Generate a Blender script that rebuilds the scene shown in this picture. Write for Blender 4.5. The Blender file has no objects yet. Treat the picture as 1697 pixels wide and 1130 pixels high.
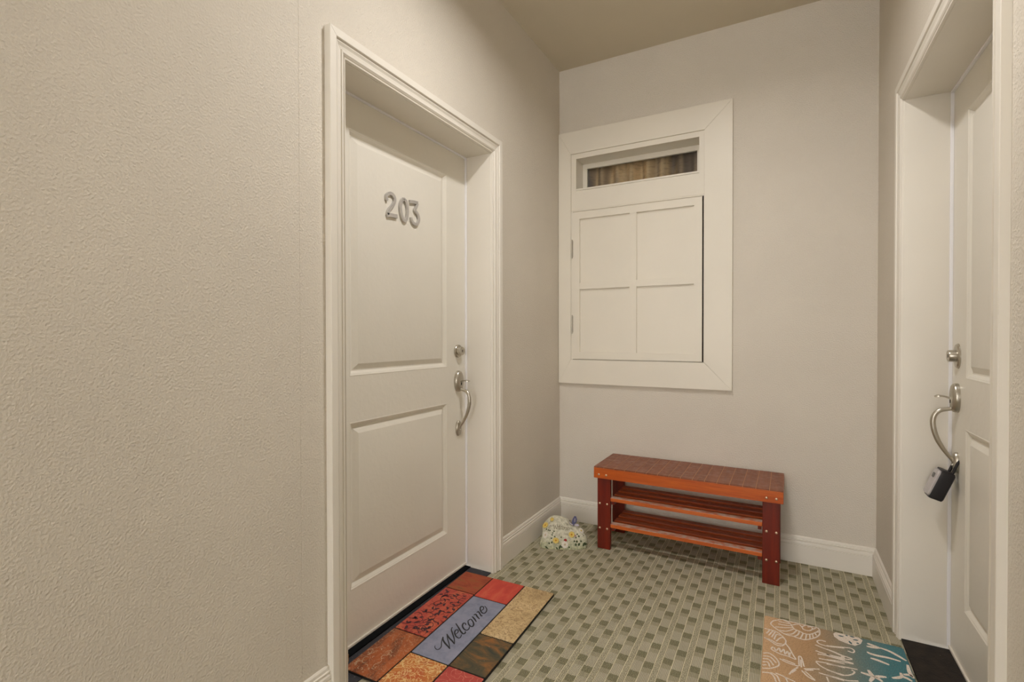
import bpy, bmesh, math, random
from mathutils import Vector, Matrix
R = math.radians
scene = bpy.context.scene
col = scene.collection

# ------------------------------------------------------------------ camera
cam_d = bpy.data.cameras.new('camera')
cam = bpy.data.objects.new('camera', cam_d)
col.objects.link(cam)
YAW, PITCH, ROLL = R(28.4447), R(-0.6022), R(-0.0861)
fw = Vector((-math.sin(YAW) * math.cos(PITCH), math.cos(YAW) * math.cos(PITCH), math.sin(PITCH)))
rt = Vector((math.cos(YAW), math.sin(YAW), 0))
up = rt.cross(fw)
rt2 = math.cos(ROLL) * rt + math.sin(ROLL) * up
up2 = rt2.cross(fw)
M = Matrix.Identity(4)
for i in range(3):
    M[i][0], M[i][1], M[i][2] = rt2[i], up2[i], -fw[i]
M[0][3], M[1][3], M[2][3] = 1.245, -2.9354, 1.1606
cam.matrix_world = M
cam_d.sensor_width = 36.0
cam_d.lens = 36.0 * 825.39 / 1697.0
cam_d.clip_start = 0.02
scene.camera = cam

# ------------------------------------------------------------------ world, light, exposure
world = bpy.data.worlds.new('world')
scene.world = world
world.use_nodes = True
world.node_tree.nodes['Background'].inputs[0].default_value = (1.0, 0.975, 0.955, 1)
world.node_tree.nodes['Background'].inputs[1].default_value = 4.5


def area(name, loc, size, power, color):
    l = bpy.data.lights.new(name, 'AREA')
    l.shape = 'DISK'
    l.size = size
    l.energy = power
    l.color = color
    l.spread = R(160)
    o = bpy.data.objects.new(name, l)
    col.objects.link(o)
    o.location = loc
    return o


WARM = (1.0, 0.965, 0.935)
area('alcove_downlight', (0.85, -1.5, 2.78), 0.2, 12, WARM)
area('corridor_fill_lamp', (0.85, -3.7, 2.80), 0.2, 1, WARM)  # weak unseen lamp, added as fill from behind the camera
scene.view_settings.view_transform = 'Standard'
scene.view_settings.look = 'None'
scene.view_settings.exposure = 0.61
scene.view_settings.gamma = 1.0
scene.view_settings.use_curve_mapping = False
scene.cycles.max_bounces = 12
scene.cycles.diffuse_bounces = 8

# ------------------------------------------------------------------ helpers
OFF = {}


def s2l(c):
    c = c / 255.0
    return c / 12.92 if c <= 0.04045 else ((c + 0.055) / 1.055) ** 2.4


def rgb(r, g, b):
    return (s2l(r), s2l(g), s2l(b), 1.0)


class NT:
    """small node-tree helper"""
    def __init__(self, name, rough=0.6, spec=0.4, metal=0.0):
        self.m = bpy.data.materials.new(name)
        self.m.use_nodes = True
        self.t = self.m.node_tree
        self.b = self.t.nodes['Principled BSDF']
        self.b.inputs['Roughness'].default_value = rough
        self.b.inputs['Specular IOR Level'].default_value = spec
        self.b.inputs['Metallic'].default_value = metal

    def n(self, typ, **kw):
        x = self.t.nodes.new(typ)
        for k, v in kw.items():
            setattr(x, k, v)
        return x

    def put(self, sock, v):
        if isinstance(v, bpy.types.NodeSocket):
            self.t.links.new(v, sock)
        else:
            sock.default_value = v

    def math(self, op, a, b=None, c=None):
        x = self.n('ShaderNodeMath', operation=op)
        self.put(x.inputs[0], a)
        if b is not None:
            self.put(x.inputs[1], b)
        if c is not None:
            self.put(x.inputs[2], c)
        return x.outputs[0]

    def mix(self, f, a, b, blend='MIX'):
        x = self.n('ShaderNodeMix', data_type='RGBA', blend_type=blend)
        self.put(x.inputs[0], f)
        self.put(x.inputs[6], a)
        self.put(x.inputs[7], b)
        return x.outputs[2]

    def pos(self, obj=False):
        if obj:
            return self.n('ShaderNodeTexCoord').outputs['Object']
        return self.n('ShaderNodeNewGeometry').outputs['Position']

    def scaled(self, vec, s):
        x = self.n('ShaderNodeVectorMath', operation='MULTIPLY')
        self.put(x.inputs[0], vec)
        x.inputs[1].default_value = s
        return x.outputs[0]

    def noise(self, vec, scale, detail=3.0, rough=0.5, dist=0.0):
        x = self.n('ShaderNodeTexNoise')
        self.put(x.inputs['Vector'], vec)
        x.inputs['Scale'].default_value = scale
        x.inputs['Detail'].default_value = detail
        x.inputs['Roughness'].default_value = rough
        x.inputs['Distortion'].default_value = dist
        return x.outputs[0]

    def ramp(self, fac, stops):
        x = self.n('ShaderNodeValToRGB')
        self.put(x.inputs[0], fac)
        e = x.color_ramp.elements
        while len(e) < len(stops):
            e.new(0.5)
        for i, (p, c) in enumerate(stops):
            e[i].position = p
            e[i].color = c
        return x.outputs[0]

    def step(self, v, a, b):
        x = self.n('ShaderNodeMapRange')
        self.put(x.inputs[0], v)
        x.inputs[1].default_value = a
        x.inputs[2].default_value = b
        return x.outputs[0]

    def color(self, c):
        self.put(self.b.inputs['Base Color'], c)

    def bump(self, h, dist, strength=1.0):
        x = self.n('ShaderNodeBump')
        x.inputs['Strength'].default_value = strength
        x.inputs['Distance'].default_value = dist
        self.put(x.inputs['Height'], h)
        self.t.links.new(x.outputs[0], self.b.inputs['Normal'])


class MB:
    """collects geometry for ONE mesh object"""
    def __init__(self):
        self.v, self.f = [], []

    def add(self, vs, fs):
        o = len(self.v)
        self.v += [tuple(p) for p in vs]
        self.f += [tuple(i + o for i in f) for f in fs]
        return self

    def box(self, a, b):
        (x0, y0, z0), (x1, y1, z1) = a, b
        vs = [(x0, y0, z0), (x1, y0, z0), (x1, y1, z0), (x0, y1, z0), (x0, y0, z1), (x1, y0, z1), (x1, y1, z1), (x0, y1, z1)]
        return self.add(vs, [(0, 3, 2, 1), (4, 5, 6, 7), (0, 1, 5, 4), (1, 2, 6, 5), (2, 3, 7, 6), (3, 0, 4, 7)])

    def loft(self, rings, cap=True, close=True):
        n = len(rings[0])
        vs = [p for r in rings for p in r]
        fs = []
        for i in range(len(rings) - 1):
            for j in range(n if close else n - 1):
                k = (j + 1) % n
                fs.append((i * n + j, i * n + k, (i + 1) * n + k, (i + 1) * n + j))
        if cap:
            fs.append(tuple(range(n - 1, -1, -1)))
            fs.append(tuple((len(rings) - 1) * n + j for j in range(n)))
        return self.add(vs, fs)

    def tube(self, path, rad, seg=10, flat=1.0, ref=Vector((0, 1, 0))):
        """round tube; rad is a number or one per point; flat squeezes along the binormal"""
        P = [Vector(p) for p in path]
        rs = rad if isinstance(rad, (list, tuple)) else [rad] * len(P)
        rings = []
        for i, p in enumerate(P):
            d = (P[min(i + 1, len(P) - 1)] - P[max(i - 1, 0)]).normalized()
            a = d.cross(ref)
            if a.length < 1e-4:
                a = d.cross(Vector((0, 0, 1)))
            a.normalize()
            b = d.cross(a).normalized()
            rings.append([p + a * math.cos(2 * math.pi * k / seg) * rs[i] + b * math.sin(2 * math.pi * k / seg) * rs[i] * flat for k in range(seg)])
        return self.loft(rings)

    def ribbon(self, pts, w, n, h0, h1):
        """flat stroke of width w (number or per point) in the plane with normal n, from height h0 to h1 along n"""
        P = [Vector(p) for p in pts]
        n = Vector(n)
        ws = w if isinstance(w, (list, tuple)) else [w] * len(P)
        rings = []
        for i, p in enumerate(P):
            d = (P[min(i + 1, len(P) - 1)] - P[max(i - 1, 0)])
            if d.length < 1e-9:
                d = Vector((1, 0, 0))
            d.normalize()
            s = n.cross(d).normalized() * ws[i] * 0.5
            rings.append([p - s + n * h0, p + s + n * h0, p + s + n * h1, p - s + n * h1])
        return self.loft(rings)

    def prism(self, poly, n, h0, h1):
        n = Vector(n)
        return self.loft([[Vector(p) + n * h0 for p in poly], [Vector(p) + n * h1 for p in poly]])

    def build(self, name, mat, parent=None, smooth=None, bevel=0.0, fixn=True):
        me = bpy.data.meshes.new(name)
        off = OFF.get(parent.as_pointer(), Vector((0, 0, 0))) if parent else Vector((0, 0, 0))
        me.from_pydata([Vector(p) - off for p in self.v], [], self.f)
        bm = bmesh.new()
        bm.from_mesh(me)
        if fixn:
            bmesh.ops.recalc_face_normals(bm, faces=bm.faces)
        if bevel:
            es = [e for e in bm.edges if len(e.link_faces) == 2 and e.calc_face_angle(0) > 0.6]
            bmesh.ops.bevel(bm, geom=es, offset=bevel, segments=2, affect='EDGES', profile=0.5, clamp_overlap=True)
        bm.to_mesh(me)
        bm.free()
        if smooth is not None:
            me.polygons.foreach_set('use_smooth', [True] * len(me.polygons))
            me.set_sharp_from_angle(angle=R(smooth))
        o = bpy.data.objects.new(name, me)
        col.objects.link(o)
        if mat:
            me.materials.append(mat)
        if parent:
            o.parent = parent
        OFF[o.as_pointer()] = off
        return o


def empty(name, loc=(0, 0, 0), rz=0.0, local=False):
    o = bpy.data.objects.new(name, None)
    col.objects.link(o)
    o.location = loc
    o.rotation_euler = (0, 0, rz)
    o.empty_display_size = 0.1
    OFF[o.as_pointer()] = Vector((0, 0, 0)) if local else Vector(loc)
    return o


def tag(o, label=None, cat=None, group=None, kind=None):
    if label:
        o['label'] = label
    if cat:
        o['category'] = cat
    if group:
        o['group'] = group
    if kind:
        o['kind'] = kind
    return o


def rebase(o, loc):
    """give a world-built single mesh an origin at its own base"""
    v = Vector(loc)
    o.data.transform(Matrix.Translation(-v))
    o.location = v
    OFF[o.as_pointer()] = v
    return o


def spline(pts, k=6, closed=False):
    """Catmull-Rom through points"""
    P = [Vector(p) for p in pts]
    out = []
    m = len(P)
    for i in range(m - 1):
        p1, p2 = P[i], P[i + 1]
        p0 = P[i - 1] if i > 0 else (P[m - 2] if closed else p1 * 2 - p2)
        p3 = P[i + 2] if i + 2 < m else (P[1] if closed else p2 * 2 - p1)
        for j in range(k):
            t = j / k
            out.append(0.5 * ((2 * p1) + (p2 - p0) * t + (2 * p0 - 5 * p1 + 4 * p2 - p3) * t * t + (3 * p1 - p0 - 3 * p2 + p3) * t ** 3))
    out.append(P[-1])
    return out


# ------------------------------------------------------------------ materials
def paint(name, c, bump_scale=None, bump_dist=0.0, rough=0.55, spec=0.35):
    n = NT(name, rough, spec)
    p = n.pos()
    v = n.noise(p, 2.2, 3)
    dk = tuple(x * 0.955 for x in c[:3]) + (1,)
    n.color(n.mix(n.step(v, 0.35, 0.65), dk, c))
    if bump_scale:
        a = n.noise(p, bump_scale, 2.0, 0.45)
        a = n.step(a, 0.38, 0.72)
        b = n.noise(p, bump_scale * 3.2, 2.0, 0.5)
        n.bump(n.math('MULTIPLY_ADD', b, 0.25, a), bump_dist)
    return n.m


WALLC = rgb(213, 206, 194)
m_wall = paint('wall_paint_orange_peel', WALLC, 178, 0.00095, 0.62, 0.25)
m_ceil = paint('ceiling_paint', rgb(208, 199, 180), 190, 0.0005, 0.75, 0.15)
TRIMC = rgb(226, 221, 211)
m_trim = paint('trim_paint', TRIMC, 30, 0.0002, 0.38, 0.4)
m_door = paint('door_paint', rgb(228, 224, 214), 45, 0.0003, 0.4, 0.4)
m_win = paint('window_paint', rgb(224, 218, 205), 40, 0.0002, 0.4, 0.4)
m_dark = NT('dark_gap', 0.8, 0.1); m_dark.color(rgb(30, 27, 24)); m_dark = m_dark.m
m_vinyl = NT('white_vinyl_strip', 0.35, 0.5); m_vinyl.color(rgb(236, 236, 240)); m_vinyl = m_vinyl.m


def metal(name, c, rough, scale=None):
    n = NT(name, rough, 0.5, 1.0)
    v = n.noise(n.scaled(n.pos(), (1, 1, 14)), 60, 3)
    n.color(n.mix(v, tuple(x * 0.85 for x in c[:3]) + (1,), c))
    return n.m


m_nickel = metal('satin_nickel', rgb(196, 190, 178), 0.3)
m_digit = metal('brushed_digit_metal', rgb(208, 205, 202), 0.5)
m_digit.node_tree.nodes['Principled BSDF'].inputs['Metallic'].default_value = 0.55
m_bolt = metal('bolt_metal', rgb(226, 205, 180), 0.28)


def carpet():
    n = NT('woven_block_carpet', 0.95, 0.08)
    p = n.pos()
    sep = n.n('ShaderNodeSeparateXYZ')
    n.put(sep.inputs[0], p)
    wob = n.math('MULTIPLY', n.math('SUBTRACT', n.noise(p, 95, 2), 0.5), 0.006)
    x = sep.outputs[0]
    y = n.math('ADD', sep.outputs[1], wob)
    wx = n.math('ADD', x, n.math('MULTIPLY', n.math('SUBTRACT', n.noise(p, 140, 1), 0.5), 0.0016))
    u = n.math('FRACT', n.math('DIVIDE', n.math('SUBTRACT', wx, 1.058 - 0.0917 * 40), 0.0917))
    isA = n.math('LESS_THAN', u, 0.385)
    isC = n.math('GREATER_THAN', u, 0.775)
    isB = n.math('SUBTRACT', n.math('SUBTRACT', 1.0, isA), isC)
    vA = n.math('FRACT', n.math('DIVIDE', n.math('SUBTRACT', -0.371 + 0.1225 * 60, y), 0.1225))
    vB = n.math('FRACT', n.math('DIVIDE', n.math('SUBTRACT', -0.423 + 0.1225 * 60, y), 0.1225))
    v = n.math('ADD', n.math('MULTIPLY', isA, vA), n.math('MULTIPLY', isB, vB))
    AB = n.math('ADD', isA, isB)
    dark = n.math('MULTIPLY', n.math('LESS_THAN', v, 0.285), AB)
    mid = n.math('MULTIPLY', n.math('MULTIPLY', n.math('GREATER_THAN', v, 0.285), n.math('LESS_THAN', v, 0.50)), AB)
    # pale yarn lines on the three column borders
    d0 = n.math('MINIMUM', u, n.math('SUBTRACT', 1.0, u))
    d1 = n.math('ABSOLUTE', n.math('SUBTRACT', u, 0.385))
    d2 = n.math('ABSOLUTE', n.math('SUBTRACT', u, 0.775))
    d = n.math('MINIMUM', d0, n.math('MINIMUM', d1, d2))
    line = n.math('LESS_THAN', d, 0.0125)
    rib = n.math('SINE', n.math('MULTIPLY', x, 2 * math.pi / 0.0046))
    rib = n.math('MULTIPLY_ADD', rib, 0.5, 0.5)
    speck = n.step(n.noise(p, 330, 2), 0.35, 0.68)
    light_c = n.mix(rib, rgb(142, 137, 116), rgb(214, 207, 186))
    light_c = n.mix(n.math('MULTIPLY', speck, 0.35), light_c, rgb(142, 138, 116))
    mid_c = n.mix(rib, rgb(130, 126, 104), rgb(198, 191, 166))
    mid_c = n.mix(n.math('MULTIPLY', speck, 0.4), mid_c, rgb(122, 116, 90))
    dark_c = n.mix(n.step(n.noise(p, 380, 2), 0.42, 0.62), rgb(106, 104, 82), rgb(158, 154, 126))
    cc = n.mix(mid, light_c, mid_c)
    cc = n.mix(isC, cc, n.mix(n.step(n.noise(p, 300, 2), 0.4, 0.62), rgb(132, 128, 106), rgb(204, 197, 172)))
    cc = n.mix(dark, cc, dark_c)
    cc = n.mix(n.math('MULTIPLY', line, 0.9), cc, rgb(222, 214, 182))
    cc = n.mix(n.math('MULTIPLY', n.step(n.noise(p, 9, 3), 0.35, 0.7), 0.14), cc, rgb(112, 106, 88))
    n.color(cc)
    h = n.math('ADD', n.math('MULTIPLY', rib, 0.5), n.math('MULTIPLY', n.noise(p, 420, 2), 0.8))
    h = n.math('ADD', h, n.math('MULTIPLY', line, 0.3))
    h = n.math('SUBTRACT', h, n.math('MULTIPLY', dark, 0.4))
    n.bump(h, 0.0016)
    return n.m


m_carpet = carpet()


def wood(name, a, b, axis=0, rough=0.35, spec=0.5, knots=False, dust=None):
    n = NT(name, rough, spec)
    p0 = n.n('ShaderNodeVectorMath', operation='ADD')
    n.put(p0.inputs[0], n.pos(True))
    rv = n.math('MULTIPLY', n.n('ShaderNodeObjectInfo').outputs['Random'], 7.0)
    cb = n.n('ShaderNodeCombineXYZ')
    for q in range(3):
        n.put(cb.inputs[q], rv)
    n.put(p0.inputs[1], cb.outputs[0])
    p = p0.outputs[0]
    sc = [14.0, 14.0, 14.0]
    sc[axis] = 1.1
    q = n.scaled(p, tuple(sc))
    g = n.noise(q, 3.2, 6, 0.6, 0.6)
    c = n.mix(n.step(g, 0.3, 0.72), a, b)
    fine = n.noise(n.scaled(p, tuple(40 if i != axis else 2 for i in range(3))), 8, 3)
    c = n.mix(n.math('MULTIPLY', n.step(fine, 0.5, 0.75), 0.25), c, tuple(x * 0.45 for x in a[:3]) + (1,))
    if knots:
        vo = n.n('ShaderNodeTexVoronoi')
        n.put(vo.inputs['Vector'], n.scaled(p, tuple(6 if i != axis else 2.6 for i in range(3))))
        vo.inputs['Scale'].default_value = 1.0
        k = n.step(vo.outputs['Distance'], 0.10, 0.05)
        c = n.mix(n.math('MULTIPLY', k, 0.75), c, rgb(52, 14, 6))
    if dust:
        dn = n.step(n.noise(p, 26, 5, 0.65), 0.36, 0.58)
        nz = n.n('ShaderNodeSeparateXYZ')
        n.put(nz.inputs[0], n.n('ShaderNodeNewGeometry').outputs['Normal'])
        dn = n.math('MULTIPLY', dn, n.math('GREATER_THAN', nz.outputs[2], 0.8))
        c = n.mix(n.math('MULTIPLY', dn, dust), c, rgb(196, 170, 156))
        n.put(n.b.inputs['Roughness'], n.math('MULTIPLY_ADD', dn, 0.3, rough))
    n.color(c)
    n.bump(fine, 0.0003)
    return n.m


m_plank = wood('bench_top_wood', rgb(112, 60, 38), rgb(144, 86, 60), 1, 0.34, 0.5, False, 0.10)
m_apron = wood('bench_apron_wood', rgb(164, 66, 12), rgb(204, 102, 30), 0, 0.3, 0.5, True)
m_leg = wood('bench_leg_wood', rgb(92, 18, 4), rgb(122, 32, 8), 2, 0.32, 0.5)
m_slat = wood('bench_slat_wood', rgb(138, 46, 12), rgb(188, 90, 32), 0, 0.34, 0.5, False, 0.10)
m_slatdust = wood('bench_slat_wood_dusty', rgb(172, 76, 26), rgb(206, 108, 44), 0, 0.3, 0.5, False, 0.95)
m_fill = NT('bench_groove_filler', 0.6, 0.2); m_fill.color(rgb(196, 146, 104)); m_fill = m_fill.m

DIG = {'two': [(-1.4191, 1.7008), (-1.424, 1.7063), (-1.4239, 1.7197), (-1.4078, 1.7323), (-1.3896, 1.732), (-1.3783, 1.7212), (-1.3784, 1.7056), (-1.3899, 1.6874), (-1.4082, 1.6679), (-1.4166, 1.6545), (-1.4181, 1.6446)], 'two_base': [(-1.4222, 1.6438), (-1.3915, 1.6474), (-1.3629, 1.6489)], 'zero': [(-1.3227, 1.7317), (-1.3362, 1.7175), (-1.3428, 1.6962), (-1.3394, 1.6732), (-1.3307, 1.6513), (-1.3172, 1.6401), (-1.3051, 1.6526), (-1.2988, 1.678), (-1.3002, 1.7019), (-1.3077, 1.7222), (-1.3227, 1.7317)], 'three': [(-1.2832, 1.729), (-1.2566, 1.7332), (-1.2294, 1.7345)], 'three_b': [(-1.2326, 1.7316), (-1.2407, 1.7153), (-1.2504, 1.6988), (-1.2328, 1.6881), (-1.2232, 1.6694), (-1.2282, 1.6518), (-1.2428, 1.6396), (-1.2618, 1.6431), (-1.2727, 1.6552), (-1.2742, 1.664)]}
WEL = [[(0.1173, -1.4566), (0.1245, -1.4671), (0.1378, -1.4724), (0.1433, -1.4652), (0.1403, -1.4497), (0.1257, -1.4283), (0.1148, -1.408), (0.111, -1.3994)], [(0.111, -1.3994), (0.1231, -1.4148), (0.141, -1.4275), (0.1602, -1.4371), (0.1773, -1.4469)], [(0.1773, -1.4469), (0.1561, -1.423), (0.134, -1.4014), (0.1136, -1.3778)], [(0.1136, -1.3778), (0.1349, -1.3934), (0.1553, -1.4031), (0.1757, -1.4154)], [(0.1757, -1.4154), (0.1561, -1.3895), (0.1283, -1.3621), (0.1128, -1.3466), (0.1056, -1.3303)], [(0.1446, -1.365), (0.145, -1.3512), (0.1407, -1.3396), (0.1317, -1.3356), (0.1297, -1.3455), (0.1383, -1.3606), (0.1542, -1.3734), (0.1681, -1.3774), (0.1715, -1.3698), (0.1658, -1.3536)], [(0.1029, -1.3027), (0.1276, -1.3204), (0.151, -1.338), (0.168, -1.3466), (0.172, -1.3386), (0.1665, -1.3297)], [(0.1444, -1.2928), (0.1364, -1.2846), (0.1294, -1.2876), (0.1368, -1.3052), (0.155, -1.3199), (0.1677, -1.3202), (0.1692, -1.3082), (0.1632, -1.2952)], [(0.1364, -1.2635), (0.1391, -1.25), (0.1526, -1.2569), (0.1681, -1.2718), (0.1737, -1.2874), (0.1662, -1.2914), (0.1527, -1.2842), (0.14, -1.2701), (0.1364, -1.2635)], [(0.1344, -1.2307), (0.151, -1.2405), (0.1693, -1.2543)], [(0.1344, -1.2188), (0.138, -1.2101), (0.1517, -1.2205), (0.1698, -1.2317)], [(0.1351, -1.1973), (0.1371, -1.1881), (0.1494, -1.1973), (0.1654, -1.2096), (0.1678, -1.2052)], [(0.143, -1.1766), (0.1457, -1.1641), (0.1389, -1.15), (0.1294, -1.1471), (0.128, -1.1582), (0.1406, -1.177), (0.157, -1.1886), (0.1659, -1.1861), (0.1652, -1.1693), (0.1548, -1.1518), (0.1376, -1.1394)]]
SHL = [[(1.2111, -0.705), (1.2199, -0.6825), (1.2516, -0.6525), (1.2743, -0.6583), (1.3102, -0.6491), (1.3431, -0.654), (1.3711, -0.656), (1.3787, -0.6737), (1.3746, -0.7089), (1.3563, -0.7394), (1.3281, -0.7659), (1.307, -0.7682), (1.286, -0.7635), (1.2602, -0.7635), (1.2272, -0.736), (1.2113, -0.715), (1.2111, -0.705)], [(1.2516, -0.6525), (1.2775, -0.6718), (1.2913, -0.7063), (1.3085, -0.7139), (1.3253, -0.7237), (1.3447, -0.718), (1.3626, -0.6976), (1.3754, -0.6755)], [(1.238, -0.6778), (1.2584, -0.677), (1.2808, -0.675)], [(1.2359, -0.6977), (1.2605, -0.6949), (1.285, -0.6877)], [(1.2271, -0.7252), (1.2538, -0.7168), (1.2892, -0.7001)], [(1.2406, -0.7442), (1.2647, -0.7384), (1.2901, -0.7094)], [(1.258, -0.7623), (1.2841, -0.7483), (1.301, -0.7117)], [(1.2902, -0.7636), (1.3034, -0.7435), (1.3095, -0.7157)], [(1.3113, -0.7659), (1.3173, -0.742), (1.3211, -0.7237)], [(1.3282, -0.7622), (1.3328, -0.7244)], [(1.3433, -0.7496), (1.3435, -0.72)], [(1.3544, -0.7359), (1.3524, -0.7115)], [(1.3658, -0.7159), (1.3614, -0.6996)], [(1.3761, -0.6893), (1.3663, -0.6876)], [(1.2851, -0.6802), (1.3076, -0.6631), (1.3182, -0.6772), (1.3242, -0.6934), (1.3414, -0.6938), (1.3539, -0.6774), (1.3514, -0.6618), (1.3382, -0.6664)], [(1.3182, -0.6772), (1.3321, -0.6549)], [(1.3539, -0.6774), (1.3666, -0.6609)], [(1.1874, -0.7574), (1.2275, -0.7599), (1.2472, -0.7775), (1.2621, -0.806), (1.262, -0.8282), (1.2732, -0.8525), (1.2838, -0.8886), (1.2923, -0.9143), (1.2695, -0.9085), (1.2432, -0.9063), (1.2164, -0.8916), (1.2202, -0.8724)], [(1.1972, -0.7904), (1.2076, -0.761)], [(1.2051, -0.8002), (1.2187, -0.7622)], [(1.215, -0.8086), (1.2264, -0.7652)], [(1.2238, -0.8198), (1.231, -0.7816), (1.244, -0.7815)], [(1.2303, -0.8298), (1.2429, -0.8005), (1.2536, -0.7901)], [(1.1893, -0.8225), (1.2112, -0.8378), (1.2305, -0.8539), (1.2494, -0.8503), (1.2609, -0.8288)], [(1.1937, -0.8247), (1.2154, -0.8311), (1.2325, -0.8419), (1.2514, -0.8383)], [(1.2244, -0.8745), (1.2309, -0.8922), (1.2411, -0.8698), (1.2453, -0.8949), (1.2555, -0.8705), (1.2595, -0.8996), (1.2678, -0.8765), (1.2726, -0.9048), (1.2759, -0.8805)], [(1.2423, -0.9372), (1.2672, -0.9495), (1.3002, -0.9528)], [(1.2514, -0.9344), (1.2712, -0.9395), (1.2907, -0.9445)], [(1.3022, -0.9499), (1.3027, -0.8947), (1.3088, -0.8894), (1.3131, -0.909), (1.3168, -0.9458)], [(1.3083, -0.9077), (1.3088, -0.9539)], [(1.3163, -0.9593), (1.3406, -0.9462), (1.3634, -0.9358)], [(1.3209, -0.9643), (1.3441, -0.9518)], [(1.3092, -0.9724), (1.3253, -0.9966), (1.346, -1.0086), (1.3348, -0.9915), (1.3188, -0.971)], [(1.2981, -0.9597), (1.2822, -0.987), (1.2713, -1.0149)], [(1.2919, -0.978), (1.2781, -1.0021)], [(1.184, -0.93), (1.2086, -0.9209), (1.2293, -0.9383), (1.2404, -0.9639), (1.2376, -0.9847), (1.2163, -1.0094), (1.1949, -1.021), (1.186, -1.022)], [(1.1887, -0.948), (1.2131, -0.9429), (1.2316, -0.9687)], [(1.1872, -0.965), (1.2094, -0.961), (1.2238, -0.9883)], [(1.1868, -0.985), (1.2058, -0.9787), (1.2122, -1.0022)], [(1.1864, -1.0046), (1.2022, -0.9961)], [(1.1858, -1.0463), (1.2129, -1.0391), (1.2266, -1.0534), (1.2325, -1.0777)], [(1.2148, -1.0344), (1.2341, -1.0422), (1.2437, -1.0717)], [(1.2302, -1.0298), (1.2569, -1.0371), (1.2662, -1.0596)], [(1.2569, -1.0371), (1.2812, -1.0452), (1.2886, -1.0475)], [(1.3942, -0.7438), (1.3789, -0.7431), (1.3659, -0.7546), (1.3712, -0.7694), (1.3892, -0.7737), (1.4095, -0.7705), (1.4501, -0.7581)], [(1.3592, -0.7846), (1.378, -0.7918), (1.4072, -0.8014), (1.4354, -0.813), (1.4465, -0.818)], [(1.3572, -0.8242), (1.3797, -0.8287), (1.4149, -0.8282), (1.446, -0.8235)], [(1.3622, -0.8423), (1.3949, -0.8369), (1.4452, -0.8359)], [(1.3646, -0.8694), (1.4025, -0.8648), (1.4424, -0.862)], [(1.3547, -0.8926), (1.3914, -0.8864), (1.4197, -0.8866), (1.4405, -0.8867)], [(1.3545, -0.8966), (1.3705, -0.9169), (1.3978, -0.9284), (1.4342, -0.9315)], [(1.3597, -0.9582), (1.3864, -0.9602), (1.4312, -0.9644)], [(1.382, -0.9697), (1.3857, -0.9952)], [(1.3953, -0.7708), (1.4226, -0.7618), (1.4552, -0.7512), (1.473, -0.7473), (1.4813, -0.7585), (1.4754, -0.7739), (1.4602, -0.771)], [(1.3937, -0.7945), (1.4161, -0.8004), (1.4394, -0.8105), (1.4675, -0.8179), (1.4495, -0.8293), (1.437, -0.8183)], [(1.3914, -0.8291), (1.4256, -0.8316), (1.448, -0.8284)], [(1.3907, -0.8396), (1.4299, -0.8417), (1.4697, -0.8446)], [(1.389, -0.8648), (1.4237, -0.8545), (1.4693, -0.8482)], [(1.3872, -0.8925), (1.4296, -0.8833), (1.4777, -0.8764)], [(1.3848, -0.9275), (1.4091, -0.9325), (1.43, -0.9348), (1.4539, -0.9197), (1.4674, -0.8978), (1.4602, -0.8885)], [(1.3828, -0.958), (1.4151, -0.9581), (1.4405, -0.9585), (1.4734, -0.9438)], [(1.5299, -0.682), (1.5372, -0.6859), (1.5654, -0.6938)], [(1.5246, -0.7043), (1.542, -0.7025), (1.5669, -0.6948)], [(1.5223, -0.7431), (1.529, -0.7506), (1.5521, -0.7527), (1.5856, -0.749), (1.6173, -0.753)], [(1.5672, -0.6928), (1.5929, -0.7014), (1.6149, -0.7189), (1.6356, -0.7396)], [(1.5268, -0.7806), (1.5479, -0.7834), (1.5786, -0.7945)], [(1.4861, -0.8877), (1.5048, -0.8906), (1.5187, -0.8927)], [(1.51, -0.8617), (1.5155, -0.8816), (1.5217, -0.8943)], [(1.5584, -0.8761), (1.5387, -0.8835), (1.5198, -0.8969)], [(1.5062, -0.9292), (1.5153, -0.9072), (1.5217, -0.8943)], [(1.5427, -0.9096), (1.532, -0.8982), (1.5217, -0.8943)], [(1.5744, -0.8722), (1.5931, -0.8605), (1.6064, -0.8455)], [(1.6049, -0.827), (1.6064, -0.8455), (1.6191, -0.8513), (1.6293, -0.8614)], [(1.6344, -0.7644), (1.6321, -0.8123), (1.6392, -0.8405)], [(1.6116, -0.8331), (1.6278, -0.8275), (1.6388, -0.8344)]]
DOL = [(1.4234, -0.6708), (1.4331, -0.653), (1.468, -0.653), (1.5057, -0.6553), (1.5165, -0.6695), (1.508, -0.6978), (1.4878, -0.7222), (1.4651, -0.7208), (1.4393, -0.7111), (1.4246, -0.6908)]
DOP = [[(1.4385, -0.6772), (1.4569, -0.6755)], [(1.4709, -0.6981), (1.4777, -0.7179)], [(1.4849, -0.6826), (1.5033, -0.6766)], [(1.4924, -0.6624), (1.4764, -0.6609)], [(1.4638, -0.6594), (1.4706, -0.664)], [(1.4935, -0.7016), (1.5026, -0.6987)]]

# ------------------------------------------------------------------ room shell
H, W = 2.8311, 1.6485
YR = -7.0
XD, XDR = -0.146, W + 0.1427          # faces of the two doors
LN, LF = -1.775, -0.855               # left opening, near and far side
RN, RF = -1.495, -0.575               # right opening
ZT = 2.045
ST = 'structure'

tag(MB().box((-0.3, YR - 0.2, -0.1), (W + 0.3, 0.3, 0.0)).build('floor', m_carpet), 'grey green woven block carpet of the entry alcove', kind=ST)
tag(MB().box((-0.3, YR - 0.2, H), (W + 0.3, 0.3, H + 0.1)).build('ceiling', m_ceil), 'plain beige painted ceiling', kind=ST)

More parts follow.
